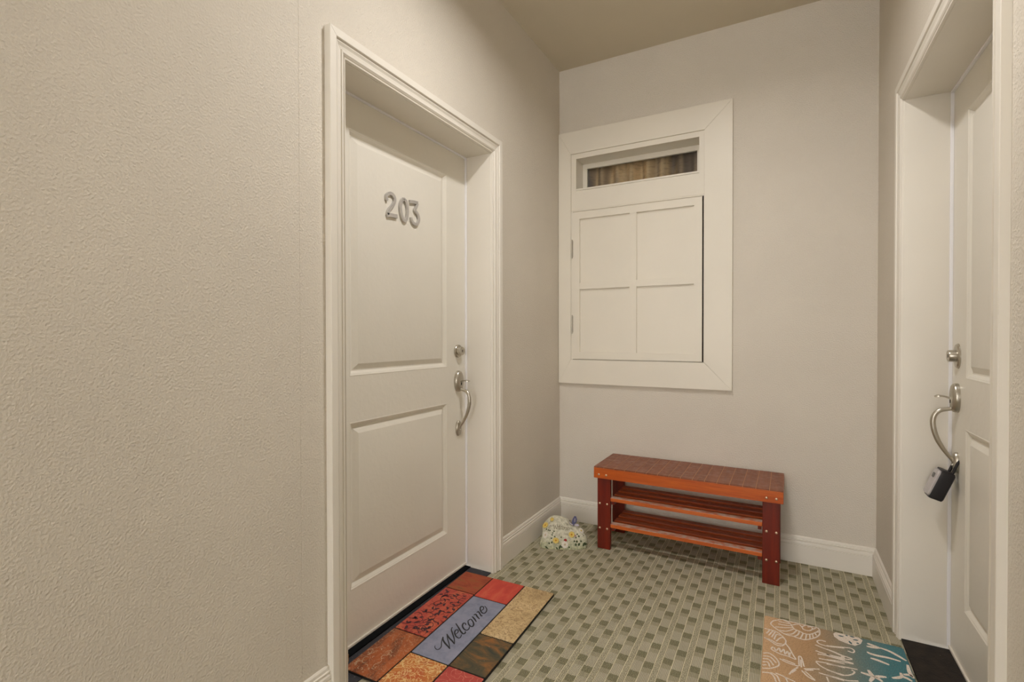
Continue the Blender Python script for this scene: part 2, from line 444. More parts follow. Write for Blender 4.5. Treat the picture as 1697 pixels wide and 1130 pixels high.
b = MB()
b.box((-0.2, LF + 0.022, 0), (0, 0.12, H))
b.box((-0.2, LN - 0.022, ZT + 0.022), (0, LF + 0.022, H))
b.box((-0.2, -1.9442, 0), (0, LN - 0.022, H))
b.box((-0.2, YR, 0), (0, -1.9458, H))
b.box((-0.2, -1.95, 0), (-0.0006, -1.94, H))
tag(b.build('wall_left', m_wall), 'beige textured wall holding the numbered door', kind=ST)

b = MB()
b.box((W, RF + 0.022, 0), (W + 0.2, 0.12, H))
b.box((W, RN - 0.022, ZT + 0.022), (W + 0.2, RF + 0.022, H))
b.box((W, YR, 0), (W + 0.2, RN - 0.022, H))
tag(b.build('wall_right', m_wall), 'beige textured wall holding the door with the lock box', kind=ST)

WX0, WX1, WZ0, WZ1 = 0.116, 0.84, 2.072, 2.259
b = MB()
HX0, HX1, HZ0, HZ1 = WX0 - 0.012, WX1 + 0.012, WZ0 - 0.008, WZ1 + 0.012
b.box((0, 0, 0), (HX0, 0.12, H)).box((HX1, 0, 0), (W, 0.12, H))
b.box((HX0, 0, 0), (HX1, 0.12, HZ0)).box((HX0, 0, HZ1), (HX1, 0.12, H))
b.box((-0.05, 0.265, 1.9), (1.0, 0.28, 2.5)).box((-0.05, 0.12, 1.88), (1.0, 0.28, 1.9)).box((-0.05, 0.12, 2.5), (1.0, 0.28, 2.52))
b.box((-0.07, 0.12, 1.88), (-0.05, 0.28, 2.52)).box((1.0, 0.12, 1.88), (1.02, 0.28, 2.52))
tag(b.build('wall_back', m_wall), 'beige wall behind the wooden bench', kind=ST)

# baseboards: swept profile (distance from wall, height)
BP = [(0, 0), (0.017, 0), (0.017, 0.092), (0.0132, 0.0935), (0.0132, 0.0965), (0.0168, 0.098), (0.0155, 0.107), (0.0090, 0.112), (0.0090, 0.1145),
      (0.0128, 0.1155), (0.0128, 0.119), (0.0082, 0.1205), (0.0082, 0.123), (0.0075, 0.1295), (0.004, 0.134), (0, 0.1345)]


def base_run(mb, p0, p1, nrm, m0=0.0, m1=0.0):
    """p0->p1 along a wall, nrm into the room; m0/m1 = +1 mitre shortening with distance from the wall"""
    p0, p1, nrm = Vector(p0), Vector(p1), Vector(nrm)
    d = (p1 - p0).normalized()
    r0 = [p0 + nrm * t + d * (t * m0) + Vector((0, 0, z)) for t, z in BP]
    r1 = [p1 + nrm * t - d * (t * m1) + Vector((0, 0, z)) for t, z in BP]
    mb.loft([r0, r1])


b = MB()
base_run(b, (0, LF + 0.075, 0), (0, 0, 0), (1, 0, 0), 0, 1)
base_run(b, (0, YR, 0), (0, LN - 0.0755, 0), (1, 0, 0))
tag(b.build('baseboard_left', m_trim), 'off white moulded baseboard beside the numbered door', kind=ST)
b = MB()
base_run(b, (0, 0, 0), (W, 0, 0), (0, -1, 0), 1, 1)
tag(b.build('baseboard_back', m_trim), 'off white moulded baseboard behind the bench', kind=ST)
b = MB()
base_run(b, (W, 0, 0), (W, RF + 0.075, 0), (-1, 0, 0), 1, 0)
base_run(b, (W, RN - 0.082, 0), (W, YR, 0), (-1, 0, 0))
tag(b.build('baseboard_right', m_trim), 'off white moulded baseboard beside the door with the lock box', kind=ST)


# ------------------------------------------------------------------ door casings, jambs
def profile(p):
    k = p / 0.0254
    return [(0, 0), (0, 0.010 * k), (0.0015, 0.0118 * k), (0.005, 0.0118 * k), (0.0060, 0.0080 * k), (0.0085, 0.0080 * k), (0.0098, 0.0130 * k),
            (0.0150, 0.0172 * k), (0.021, 0.0178 * k), (0.0225, 0.0140 * k), (0.025, 0.0132 * k), (0.033, 0.0150 * k), (0.041, 0.0195 * k), (0.0435, 0.0198 * k),
            (0.0445, 0.0160 * k), (0.0468, 0.0160 * k), (0.048, 0.0235 * k), (0.0495, 0.0254 * k), (0.0735, 0.0254 * k), (0.075, 0.0240 * k), (0.075, 0)]


def door_frame(name, xw, sg, yn, yf, p, xd, wn, label):
    """sg = direction into the room; yn/yf near and far side of the opening"""
    root = empty(name, (xw, (yn + yf) / 2, 0))
    tag(root, label, kind=ST)
    pr = [(0.002 + w * 0.073 / 0.075, t) for w, t in profile(p)]
    g = 0.0007

    def leg(y0, s, wid):
        k = wid / 0.075
        r0 = [(xw + sg * t, y0 + s * w * k, 0.0) for w, t in pr]
        r1 = [(xw + sg * t, y0 + s * w * k, ZT + w - g) for w, t in pr]
        MB().loft([r0, r1]).build('casing_leg', m_trim, root)
    leg(yf, 1, 0.075)
    leg(yn, -1, wn)
    r0 = [(xw + sg * t, yn - w * wn / 0.075 + g, ZT + w) for w, t in pr]
    r1 = [(xw + sg * t, yf + w - g, ZT + w) for w, t in pr]
    MB().loft([r0, r1]).build('casing_head', m_trim, root)
    xb = xw - sg * 0.195
    lo, hi = min(xw, xb), max(xw, xb)
    MB().box((lo, yf, 0), (hi, yf + 0.02, ZT + 0.02)).build('jamb', m_trim, root)
    MB().box((lo, yn - 0.02, 0), (hi, yn, ZT + 0.02)).build('jamb', m_trim, root)
    MB().box((lo, yn, ZT), (hi, yf, ZT + 0.02)).build('jamb_head', m_trim, root)
    # vinyl weather strip in the corner between jamb and door leaf
    e = sg * 0.010
    x0, x1 = min(xd, xd + e), max(xd, xd + e)
    MB().box((x0, yf - 0.007, 0.016), (x1, yf, ZT)).build('weather_strip', m_vinyl, root, bevel=0.0015)
    MB().box((x0, yn, 0.016), (x1, yn + 0.007, ZT)).build('weather_strip', m_vinyl, root, bevel=0.0015)
    MB().box((x0, yn + 0.007, ZT - 0.007), (x1, yf - 0.007, ZT)).build('weather_strip', m_vinyl, root, bevel=0.0015)
    return root


trim1 = door_frame('trim_1', 0.0, 1, LN, LF, 0.0254, XD, 0.0755, 'off white moulded casing and deep jamb around the numbered door')
trim2 = door_frame('trim_2', W, -1, RN, RF, 0.018, XDR, 0.082, 'off white moulded casing and deep jamb around the door with the lock box')


def speck_mat(name, c, c2, rough=0.6, spec=0.3, scale=160, lo=0.62, hi=0.72, base2=None):
    n = NT(name, rough, spec)
    p = n.pos()
    bc = c
    if base2:
        bc = n.mix(n.step(n.noise(p, 28, 4), 0.35, 0.65), c, base2)
    n.color(n.mix(n.step(n.noise(p, scale, 3), lo, hi), bc, c2))
    n.bump(n.noise(p, scale, 3), 0.0008)
    return n.m


m_sill = speck_mat('slate_sill', rgb(60, 60, 66), rgb(104, 102, 98), 0.7, 0.2, 120, 0.64, 0.74, rgb(58, 58, 64))
m_gap = speck_mat('black_gap_shade', rgb(8, 8, 9), rgb(26, 26, 28), 0.9, 0.05, 150, 0.68, 0.78)
m_sill2 = speck_mat('dark_sill', rgb(26, 22, 19), rgb(104, 94, 84), 0.6, 0.2, 130, 0.68, 0.76, rgb(44, 36, 30))
MB().box((-0.19, LN, 0), (-0.001, LF, 0.0035)).build('sill', m_sill, trim1)
MB().box((-0.17, LN, 0.0035), (-0.119, LF, 0.0075)).build('door_gap_shade', m_gap, trim1, bevel=0.001)  # black strip stands in for the shaded gap under the door
MB().box((W + 0.0, RN, 0), (W + 0.19, RF, 0.008)).build('sill', m_sill2, trim2, bevel=0.002)

# paint chips on the near jamb edge of the numbered door
m_chip = NT('bare_wood_chip', 0.8, 0.1); m_chip.color(rgb(150, 118, 84)); m_chip = m_chip.m
for z, hgt in ((0.104, 0.024), (-0.0, 0.0)):
    if hgt:
        MB().box((0.0112, LN - 0.004, z), (0.0120, LN - 0.001, z + hgt)).build('paint_chip', m_chip, trim1)


# ------------------------------------------------------------------ doors
def door(name, xd, sg, yn, yf, label):
    root = empty(name, (xd, (yn + yf) / 2, 0))
    tag(root, label, kind=ST)
    g = 0.003
    y0, y1, z0, z1 = yn + g, yf - g, 0.020, ZT - 0.004
    py0, py1 = yn + 0.157, yf - 0.157
    panels = [(0.222, 0.842), (1.012, 1.920)]
    X = lambda t: xd + sg * t
    b = MB()
    lo, hi = min(X(-0.044), X(-0.016)), max(X(-0.044), X(-0.016))
    b.box((lo, y0, z0), (hi, y1, z1))

    def slab(a, c):
        xs = sorted((X(-0.016), X(0)))
        b.box((xs[0], a[0], a[1]), (xs[1], c[0], c[1]))
    slab((y0, z0), (py0, z1))
    slab((py1, z0), (y1, z1))
    zz = [z0] + [q for pz in panels for q in pz] + [z1]
    for i in (0, 2, 4):
        slab((py0, zz[i]), (py1, zz[i + 1]))
    b.build('leaf', m_door, root)
    for pz0, pz1 in panels:
        rings = []
        for ins, t in ((0, 0.0), (0.0015, 0.0008), (0.004, 0.0005), (0.007, -0.0025), (0.009, -0.003), (0.016, -0.009), (0.0185, -0.0125), (0.0235, -0.0125), (0.044, -0.0015), (0.046, -0.001)):
            rings.append([(X(t), py0 + ins, pz0 + ins), (X(t), py1 - ins, pz0 + ins), (X(t), py1 - ins, pz1 - ins), (X(t), py0 + ins, pz1 - ins)])
        mb = MB().loft(rings, cap=False)
        n = len(mb.v)
        mb.f.append((n - 4, n - 3, n - 2, n - 1))
        mb.build('panel', m_door, root, smooth=18)
    xs = sorted((X(0.0), X(0.007)))
    MB().box((xs[0], y0, 0.0175), (xs[1], y1, 0.027)).build('door_sweep', m_trim, root, bevel=0.0015)
    return root


door1 = door('door_1', XD, 1, LN, LF, 'off white two panel door numbered 203')
door2 = door('door_2', XDR, -1, RN, RF, 'off white two panel door with a lock box on its handle')


# digits 203
def digit(strokes, wid):
    b = MB()
    for pts, ws in strokes:
        P = [Vector((XD, y, z)) for y, z in pts]
        Q = spline(P, 6)
        n = len(Q)
        w = [wid * (ws[0] + (ws[1] - ws[0]) * min(1, i / (n * 0.25)) if i < n * 0.25 else (ws[1] if i < n * 0.75 else ws[1] + (ws[2] - ws[1]) * (i - n * 0.75) / (n * 0.25))) for i in range(n)]
        b.ribbon(Q, w, (1, 0, 0), 0.0, 0.0085)
    return b


two = digit([(DIG['two'], (0.7, 1.0, 1.0)), (DIG['two_base'], (1.25, 1.2, 1.35))], 0.0128)
tag(two.build('digit', m_digit, door1, bevel=0.0012), 'metal numeral 2')
tag(digit([(DIG['zero'], (1.0, 1.0, 1.0))], 0.0128).build('digit', m_digit, door1), 'metal numeral 0')
tag(digit([(DIG['three'], (1.15, 1.1, 1.15)), (DIG['three_b'], (0.95, 1.0, 0.75))], 0.0128).build('digit', m_digit, door1, bevel=0.0012), 'metal numeral 3')


def oval(mb, P, rings, seg=28):
    """rings: (scale_y, scale_z, n)"""
    mb.loft([[P(n, a * math.cos(2 * math.pi * k / seg), c * math.sin(2 * math.pi * k / seg)) for k in range(seg)] for a, c, n in rings])


def hardware(root, xd, sg, yc, lock_oval):
    zb = 1.087
    P = lambda n, a, z: (xd + sg * n, yc + a, z)
    b = MB()
    Pb = lambda n, a, z: P(n, a, zb + z)
    if lock_oval:
        oval(b, Pb, [(0.031, 0.044, 0.0), (0.031, 0.044, 0.004), (0.027, 0.040, 0.008), (0.019, 0.026, 0.009)])
    else:
        oval(b, Pb, [(0.031, 0.031, 0.0), (0.031, 0.031, 0.006), (0.029, 0.029, 0.009), (0.022, 0.022, 0.010)])
    oval(b, Pb, [(0.0215, 0.0215, 0.008), (0.0205, 0.0205, 0.027), (0.0195, 0.0195, 0.029), (0.0165, 0.0165, 0.0285)])
    bolt = b.build('deadbolt', m_nickel, root, smooth=30)
    MB().box(tuple(min(p, q) for p, q in zip(Pb(0.0284, -0.0012, -0.006), Pb(0.0296, 0.0012, 0.006))), tuple(max(p, q) for p, q in zip(Pb(0.0284, -0.0012, -0.006), Pb(0.0296, 0.0012, 0.006)))).build('keyhole', m_dark, bolt)
    # grip
    path = [(0.012, 0.902), (0.030, 0.898), (0.050, 0.892), (0.064, 0.876), (0.069, 0.852), (0.066, 0.822), (0.056, 0.788), (0.042, 0.760), (0.028, 0.738), (0.016, 0.722), (0.010, 0.712)]
    Q = spline([Vector(P(n, 0, z)) for n, z in path], 5)
    nq = len(Q)
    rad = [0.0062 + 0.0022 * math.sin(math.pi * min(1, i / nq * 1.25)) for i in range(nq)]
    grip = MB().tube(Q, rad, 12, 0.9).build('handle', m_nickel, root, smooth=60)
    b = MB()
    Pe = lambda n, a, z: P(n, a, 0.9395 + z)
    oval(b, Pe, [(0.0315, 0.0515, 0.0), (0.0315, 0.0515, 0.010), (0.0295, 0.0490, 0.015), (0.024, 0.042, 0.0195), (0.013, 0.026, 0.0215), (0.003, 0.006, 0.0220)])
    b.build('handle_plate', m_nickel, grip, smooth=40)
    # thumb latch: a curved spoon standing out of the plate
    sec = [(0.018, 0.936, 0.006, 0.005), (0.028, 0.940, 0.006, 0.004), (0.038, 0.9435, 0.009, 0.003), (0.048, 0.945, 0.0125, 0.0026), (0.057, 0.944, 0.013, 0.0026), (0.064, 0.9415, 0.009, 0.0022)]
    MB().loft([[P(n, -w, z - t), P(n, w, z - t), P(n, w, z + t), P(n, -w, z + t)] for n, z, w, t in sec]).build('thumb_latch', m_nickel, grip, smooth=50)
    MB().box(tuple(min(p, q) for p, q in zip(P(0.0195, -0.0035, 0.921), P(0.0225, 0.0035, 0.935))), tuple(max(p, q) for p, q in zip(P(0.0195, -0.0035, 0.921), P(0.0225, 0.0035, 0.935)))).build('latch_slot', m_dark, grip)
    b = MB()
    Pl = lambda n, a, z: P(n, a, 0.7105 + z)
    oval(b, Pl, [(0.0205, 0.038, 0.0), (0.0205, 0.038, 0.006), (0.0185, 0.035, 0.010), (0.012, 0.025, 0.0125), (0.002, 0.004, 0.013)])
    oval(b, lambda n, a, z: P(n, a, 0.702 + z), [(0.0045, 0.0045, 0.012), (0.0045, 0.0045, 0.016), (0.0035, 0.0035, 0.0175)], 12)
    b.build('lower_plate', m_nickel, grip, smooth=40)
    return grip


hardware(door1, XD, 1, -0.925, False)
hardware(door2, XDR, -1, -0.650, True)

# ------------------------------------------------------------------ window with shutter
win = empty('window_1', (0.5, 0, 0.863))
tag(win, 'off white framed window with a narrow glazed transom above a hinged four panel shutter', kind=ST)
FX0, FX1, FZ0, FZ1 = 0.002, 1.0105, 0.8625, 2.429
IX0, IX1, IZ0, IZ1 = 0.084, 0.868, 1.011, 2.290
Y0, Y1 = -0.020, -0.0005
g = 0.0003


def board(poly):
    MB().prism([(x, 0, z) for x, z in poly], (0, 1, 0), Y0, Y1).build('casing_board', m_win, win, bevel=0.0008)


board([(FX0, FZ0 + g), (IX0 - g, IZ0 + g), (IX0 - g, IZ1 - g), (FX0, FZ1 - g)])
board([(FX1, FZ0 + g), (FX1, FZ1 - g), (IX1 + g, IZ1 - g), (IX1 + g, IZ0 + g)])
board([(FX0, FZ1), (IX0, IZ1 + g), (IX1, IZ1 + g), (FX1, FZ1)])
board([(FX0, FZ0), (FX1, FZ0), (IX1, IZ0 - g), (IX0, IZ0 - g)])
# transom frame (thin liner boards) and the rail below it
b = MB()
ly = -0.011
b.box((IX0, ly, WZ1), (IX1, -0.0004, IZ1)).box((IX0, ly, 2.06), (WX0, -0.0004, WZ1)).box((WX1, ly, 2.06), (IX1, -0.0004, WZ1)).box((WX0, ly, 2.062), (WX1, -0.0004, WZ0))
b.box((WX0 - 0.011, -0.0004, WZ1), (WX1 + 0.011, 0.1095, WZ1 + 0.011)).box((WX0 - 0.011, -0.0004, WZ0 - 0.007), (WX0, 0.1095, WZ1)).box((WX1, -0.0004, WZ0 - 0.007), (WX1 + 0.011, 0.1095, WZ1)).box((WX0, -0.0004, WZ0 - 0.007), (WX1, 0.1095, WZ0))
b.build('transom_frame', m_win, win)
MB().box((IX0, -0.0105, 1.940), (IX1, -0.0004, 2.0605)).build('rail', m_win, win, bevel=0.0006)
b = MB()
b.box((WX0, 0.110, WZ1 - 0.030), (WX1, 0.130, WZ1)).box((WX0, 0.110, WZ0), (WX0 + 0.028, 0.130, WZ1 - 0.030)).box((WX1 - 0.028, 0.110, WZ0), (WX1, 0.130, WZ1 - 0.030)).box((WX0 + 0.028, 0.110, WZ0), (WX1 - 0.028, 0.130, WZ0 + 0.016))
b.build('sash', m_win, win)
gl = NT('window_glass')
tr_ = gl.n('ShaderNodeBsdfTransparent')
tr_.inputs[0].default_value = (0.95, 0.96, 0.95, 1)
go_ = gl.n('ShaderNodeBsdfGlossy')
go_.inputs['Roughness'].default_value = 0.02
fr = gl.n('ShaderNodeFresnel')
fr.inputs[0].default_value = 1.45
mx = gl.n('ShaderNodeMixShader')
gl.t.links.new(fr.outputs[0], mx.inputs[0])
gl.t.links.new(tr_.outputs[0], mx.inputs[1])
gl.t.links.new(go_.outputs[0], mx.inputs[2])
gl.t.links.new(mx.outputs[0], gl.t.nodes['Material Output'].inputs[0])
MB().box((WX0 + 0.026, 0.119, WZ0 + 0.014), (WX1 - 0.026, 0.122, WZ1 - 0.028)).build('pane', gl.m, win)
# back of the shutter recess
MB().box((IX0, -0.0018, IZ0), (IX1, -0.0004, 1.940)).build('recess_back', m_win, win)
MB().box((0.8572, -0.004, 1.013), (0.8646, -0.0019, 1.933)).build('gap_shade', m_dark, win)  # dark strip paints shade into the gap right of the shutter
b = MB()
b.box((IX0, -0.0085, 1.9335), (IX1, -0.0018, 1.940)).box((IX0, -0.0145, IZ0), (0.0985, -0.0018, 1.9335)).box((0.8645, -0.0125, IZ0), (IX1, -0.0018, 1.9335))
b.build('stop_bead', m_win, win)
SX0, SX1, SZ0, SZ1 = 0.1005, 0.8575, 1.0165, 1.9245
ST_, ys0, ys1 = 0.0425, -0.0225, -0.002
b = MB()
b.box((SX0, ys0, SZ0), (SX0 + ST_, ys1, SZ1)).box((SX1 - ST_, ys0, SZ0), (SX1, ys1, SZ1))
b.box((SX0 + ST_, ys0, SZ1 - ST_), (SX1 - ST_, ys1, SZ1)).box((SX0 + ST_, ys0, SZ0), (SX1 - ST_, ys1, SZ0 + ST_))
sh = b.build('shutter', m_win, win)
mxc = 0.475
MB().box((mxc - 0.0205, ys0 + 0.0006, SZ0 + ST_), (mxc + 0.0205, -0.007, SZ1 - ST_)).build('muntin', m_win, sh, bevel=0.0005)
MB().box((SX0 + ST_, ys0 + 0.001, 1.4475), (mxc - 0.0205, -0.007, 1.4875)).build('muntin', m_win, sh, bevel=0.0005)
MB().box((mxc + 0.0205, ys0 + 0.001, 1.4475), (SX1 - ST_, -0.007, 1.4875)).build('muntin', m_win, sh, bevel=0.0005)
for px0, px1 in ((SX0 + ST_, mxc), (mxc, SX1 - ST_)):
    for pz0, pz1 in ((SZ0 + ST_, 1.4675), (1.4675, SZ1 - ST_)):
        MB().box((px0, -0.0095, pz0), (px1, -0.004, pz1)).build('panel', m_win, sh)
for hz in (1.70, 1.231):
    b = MB()
    b.tube([(0.0925, -0.0205, hz - 0.05), (0.0925, -0.0205, hz + 0.052)], 0.0042, 10)
    b.tube([(0.0925, -0.0205, hz - 0.058), (0.0925, -0.0205, hz - 0.0505)], 0.0034, 10)
    b.tube([(0.0925, -0.0205, hz + 0.0525), (0.0925, -0.0205, hz + 0.058)], 0.0034, 10)
    b.box((0.0885, -0.0195, hz - 0.05), (0.0965, -0.0142, hz + 0.05))
    b.build('hinge', m_nickel, sh, smooth=40)


# curtain behind the glass
def curtain():
    n = NT('curtain_fabric', 0.9, 0.1)
    p = n.pos()
    sp = n.n('ShaderNodeSeparateXYZ')
    n.put(sp.inputs[0], p)
    q = n.scaled(p, (1, 0, 0.12))
    a = n.step(n.noise(q, 13, 1.5, 0.5, 0.3), 0.36, 0.62)
    c = n.mix(a, rgb(120, 106, 98), rgb(222, 192, 150))
    d = n.noise(n.scaled(p, (1, 0, 3)), 30, 3)
    c = n.mix(n.math('MULTIPLY', n.step(d, 0.5, 0.7), 0.35), c, rgb(70, 58, 56))
    n.color(c)
    return n.m


b = MB()
rows = []
N = 120
for zi in range(2):
    z = 1.96 if zi == 0 else 2.40
    rows.append([(0.06 + 0.86 * i / N, 0.178 + 0.024 * math.sin(i * 0.47) + 0.012 * math.sin(i * 0.23 + 1), z) for i in range(N + 1)])
back = [[(x, y + 0.002, z) for x, y, z in reversed(r)] for r in rows]
b.loft([rows[0] + back[0], rows[1] + back[1]])
cu = rebase(b.build('curtain', curtain(), smooth=60), (0.49, 0.178, 1.96))
tag(cu, 'pleated tan and grey curtain behind the transom glass', 'curtain')


# recessed ceiling lights (one over the alcove, one added along the corridor for fill)
def downlight(x, y, label):
    o = empty('recessed_ceiling_light', (x, y, H - 0.008))
    b = MB()
    seg = 40
    b.loft([[(x + r * math.cos(2 * math.pi * k / seg), y + r * math.sin(2 * math.pi * k / seg), z) for k in range(seg)] for r, z in ((0.086, H - 0.001), (0.084, H - 0.004), (0.105, H - 0.006), (0.110, H - 0.0005))], cap=False)
    b.build('trim_ring', m_trim, o, smooth=40)
    tag(o, label, 'ceiling light', 'recessed ceiling lights')


downlight(0.85, -1.5, 'round recessed ceiling light over the two facing doors')
downlight(0.85, -3.7, 'unseen recessed ceiling light added down the corridor for fill')

# ------------------------------------------------------------------ bench
bench = empty('shoe_bench', (0.8021, -0.178, 0), -0.0117, local=True)
tag(bench, 'reddish brown slatted wooden shoe bench with two open shelves against the wall', 'bench')
L2, D2 = 0.4545, 0.1675
ZA, ZP, ZTOP = 0.387, 0.4425, 0.4495
npk = 16
pw = 2 * L2 / npk
MB().box((-L2 + 0.004, -D2 + 0.004, ZP - 0.004), (L2 - 0.004, D2 - 0.004, ZTOP - 0.0009)).build('top_underlay', m_fill, bench)
me0 = None
random.seed(3)
for i in range(npk):
    x0 = -L2 + i * pw
    gp = 0.0011
    if me0 is None:
        o = MB().box((-pw / 2 + gp, -D2, ZP), (pw / 2 - gp, D2, ZTOP)).build('top_plank', m_plank, bench, bevel=0.0006)
        me0 = o
    else:
        o = me0.copy()
        col.objects.link(o)
        o.parent = bench
    o.location = (x0 + pw / 2, 0, random.uniform(-0.0003, 0.0003))
tag(MB().box((-L2, -D2, ZA), (L2, -D2 + 0.016, ZP)).build('apron', m_apron, bench, bevel=0.0015), 'glossy orange brown front board')
MB().box((-L2, D2 - 0.016, ZA), (L2, D2, ZP)).build('apron', m_apron, bench, bevel=0.0015)
MB().box((-L2, -D2 + 0.016, ZA + 0.004), (-L2 + 0.016, D2 - 0.016, ZP)).build('apron', m_apron, bench)
MB().box((L2 - 0.016, -D2 + 0.016, ZA + 0.004), (L2, D2 - 0.016, ZP)).build('apron', m_apron, bench)
XL = 0.4395
for sx in (-1, 1):
    xs = sorted((sx * XL, sx * (XL - 0.072)))
    MB().box((xs[0], -D2 + 0.0165, 0), (xs[1], -D2 + 0.0395, ZP - 0.004)).build('leg', m_leg, bench, bevel=0.002)
    MB().box((xs[0], 0.112, 0), (xs[1], 0.135, ZP - 0.004)).build('leg', m_leg, bench, bevel=0.002)
    for zr in (0.264, 0.121):
        xr = sorted((sx * 0.348, sx * 0.364))
        MB().box((xr[0], -D2 + 0.026, zr - 0.018), (xr[1], 0.112, zr - 0.0004)).build('shelf_rail', m_leg, bench, bevel=0.001)
for zs in (0.264, 0.121):
    for k in range(4):
        y0 = -D2 + 0.0185 + k * 0.0720
        MB().box((-0.3670, y0, zs), (0.3670, y0 + 0.044, zs + 0.019)).build('shelf_slat', m_slatdust if k == 0 else m_slat, bench, bevel=0.0015)


def dome(mb, c, ax, r, h, seg=12):
    c, ax = Vector(c), Vector(ax)
    a = ax.orthogonal().normalized()
    bb = ax.cross(a)
    mb.loft([[c + ax * hh * h + (a * math.cos(2 * math.pi * k / seg) + bb * math.sin(2 * math.pi * k / seg)) * rr * r for k in range(seg)] for rr, hh in ((1, -0.3), (1, 0.15), (0.85, 0.6), (0.5, 0.92), (0.1, 1.0))])


bt = MB()
dome(bt, (0, 0, 0), (0, -1, 0), 0.0062, 0.0042)
bt0 = bt.build('bolt', m_bolt, bench, smooth=40)
first = True
for sx in (-1, 1):
    for dx in (0.0135, 0.0545):
        for zz, yy in ((0.4075, -D2), (0.246, -D2 + 0.0165), (0.112, -D2 + 0.0165)):
            o = bt0 if first else bt0.copy()
            if not first:
                col.objects.link(o)
                o.parent = bench
            first = False
            o.location = (sx * (XL - dx), yy, zz)


# ------------------------------------------------------------------ welcome mat with tile blocks
def tile_mat(name, stops, scale=14, stretch=(1, 1, 1), rough=0.7, lines=None, dist=0.4, speck=rgb(206, 190, 160)):
    n = NT(name, rough, 0.25)
    p = n.pos()
    q = n.scaled(p, stretch)
    c = n.ramp(n.noise(q, scale, 6, 0.62, dist), stops)
    h = n.noise(p, 200, 3)
    if lines:
        for sc, wdt, lc, amt, dd in lines:
            t = n.noise(p, sc, 1.5, 0.5, dd)
            d = n.math('ABSOLUTE', n.math('SUBTRACT', t, 0.5))
            k = n.step(d, wdt, wdt * 0.4)
            c = n.mix(n.math('MULTIPLY', k, amt), c, lc)
    c = n.mix(n.step(n.noise(p, 210, 2), 0.755, 0.79), c, speck)
    n.color(c)
    n.bump(h, 0.0006)
    return n.m


MO = Vector((0.358, -0.900))
RA = 0.026
MA = Vector((math.sin(RA), -math.cos(RA)))      # along the mat, towards the near end
MBv = Vector((-math.cos(RA), -math.sin(RA)))    # across the mat, towards the door


def mp(s, t, z):
    q = MO + MA * s + MBv * t
    return (q.x, q.y, z)


def rrect(s0, s1, t0, t1, r, k=5):
    out = []
    for cs, ct, a0 in ((s1 - r, t1 - r, 0), (s0 + r, t1 - r, 90), (s0 + r, t0 + r, 180), (s1 - r, t0 + r, 270)):
        for i in range(k + 1):
            a = R(a0 + 90 * i / k)
            out.append((cs + r * math.cos(a), ct + r * math.sin(a)))
    return out


mat1 = empty('doormat', mp(0.4, 0.234, 0.0))
tag(mat1, 'rubber doormat of coloured tile blocks with the word Welcome, by the numbered door', 'doormat')
ML, MW = 0.797, 0.468
m_rub = speck_mat('black_mat_rubber', rgb(20, 19, 18), rgb(48, 46, 44), 0.6, 0.3, 150, 0.66, 0.76)
MB().loft([[mp(s, t, z) for s, t in rrect(ins, ML - ins, ins, MW - ins, 0.010)] for ins, z in ((0.0, 0.0036), (0.0, 0.0075), (0.0012, 0.0088))]).build('mat_base', m_rub, mat1)
O_, D_, Bk = rgb(178, 98, 52), rgb(112, 62, 42), rgb(64, 52, 48)
mt = dict(
    rust=tile_mat('tile_rust', [(0.3, rgb(134, 62, 44)), (0.5, rgb(160, 78, 52)), (0.62, rgb(150, 88, 52)), (0.75, rgb(104, 66, 48))], 12, (1, 2.2, 1)),
    redscroll=tile_mat('tile_red_scroll', [(0.3, rgb(166, 72, 64)), (0.5, rgb(184, 82, 66)), (0.65, rgb(194, 106, 74)), (0.75, rgb(178, 84, 66))], 14, (1, 1, 1), 0.7, [(24, 0.03, rgb(112, 44, 46), 0.7, 1.2)]),
    orange=tile_mat('tile_orange_brown', [(0.32, rgb(178, 98, 56)), (0.48, rgb(166, 92, 54)), (0.58, rgb(124, 72, 48)), (0.72, rgb(74, 54, 46))], 6, (2.6, 1, 1), 0.7, [(30, 0.025, rgb(206, 180, 140), 0.35, 2)]),
    red=tile_mat('tile_red', [(0.3, rgb(184, 66, 58)), (0.5, rgb(198, 78, 64)), (0.68, rgb(204, 96, 72)), (0.8, rgb(174, 70, 58))], 10, (3, 1, 1)),
    blue=tile_mat('tile_blue', [(0.3, rgb(122, 126, 146)), (0.5, rgb(136, 140, 160)), (0.7, rgb(148, 148, 168))], 26),
    swirl=tile_mat('tile_orange_swirl', [(0.35, rgb(186, 96, 56)), (0.5, rgb(198, 128, 68)), (0.65, rgb(168, 92, 60))], 12, (1, 1, 1), 0.7, [(26, 0.04, rgb(224, 190, 130), 0.85, 1.6), (17, 0.025, rgb(226, 198, 142), 0.8, 2.2)]),
    beige=tile_mat('tile_beige', [(0.3, rgb(176, 152, 112)), (0.5, rgb(202, 176, 132)), (0.7, rgb(214, 190, 148))], 8, (1, 1, 1), 0.7, [(34, 0.035, rgb(132, 100, 66), 0.6, 1.4), (52, 0.03, rgb(122, 92, 62), 0.45, 1.0)]),
    dark=tile_mat('tile_dark_moss', [(0.34, rgb(150, 100, 54)), (0.47, rgb(110, 86, 58)), (0.56, rgb(82, 76, 58)), (0.70, rgb(60, 64, 58))], 9, (1, 1.8, 1), 0.7, None, 1.2),
    pink=tile_mat('tile_pink_red', [(0.3, rgb(168, 66, 62)), (0.55, rgb(182, 80, 72)), (0.75, rgb(160, 70, 62))], 12, (1, 1, 1), 0.7, [(16, 0.016, rgb(222, 150, 130), 0.7, 1.5)]),
)
T0, T1, T2, T3 = 0.0, 0.1475, 0.314, MW
tiles = {}
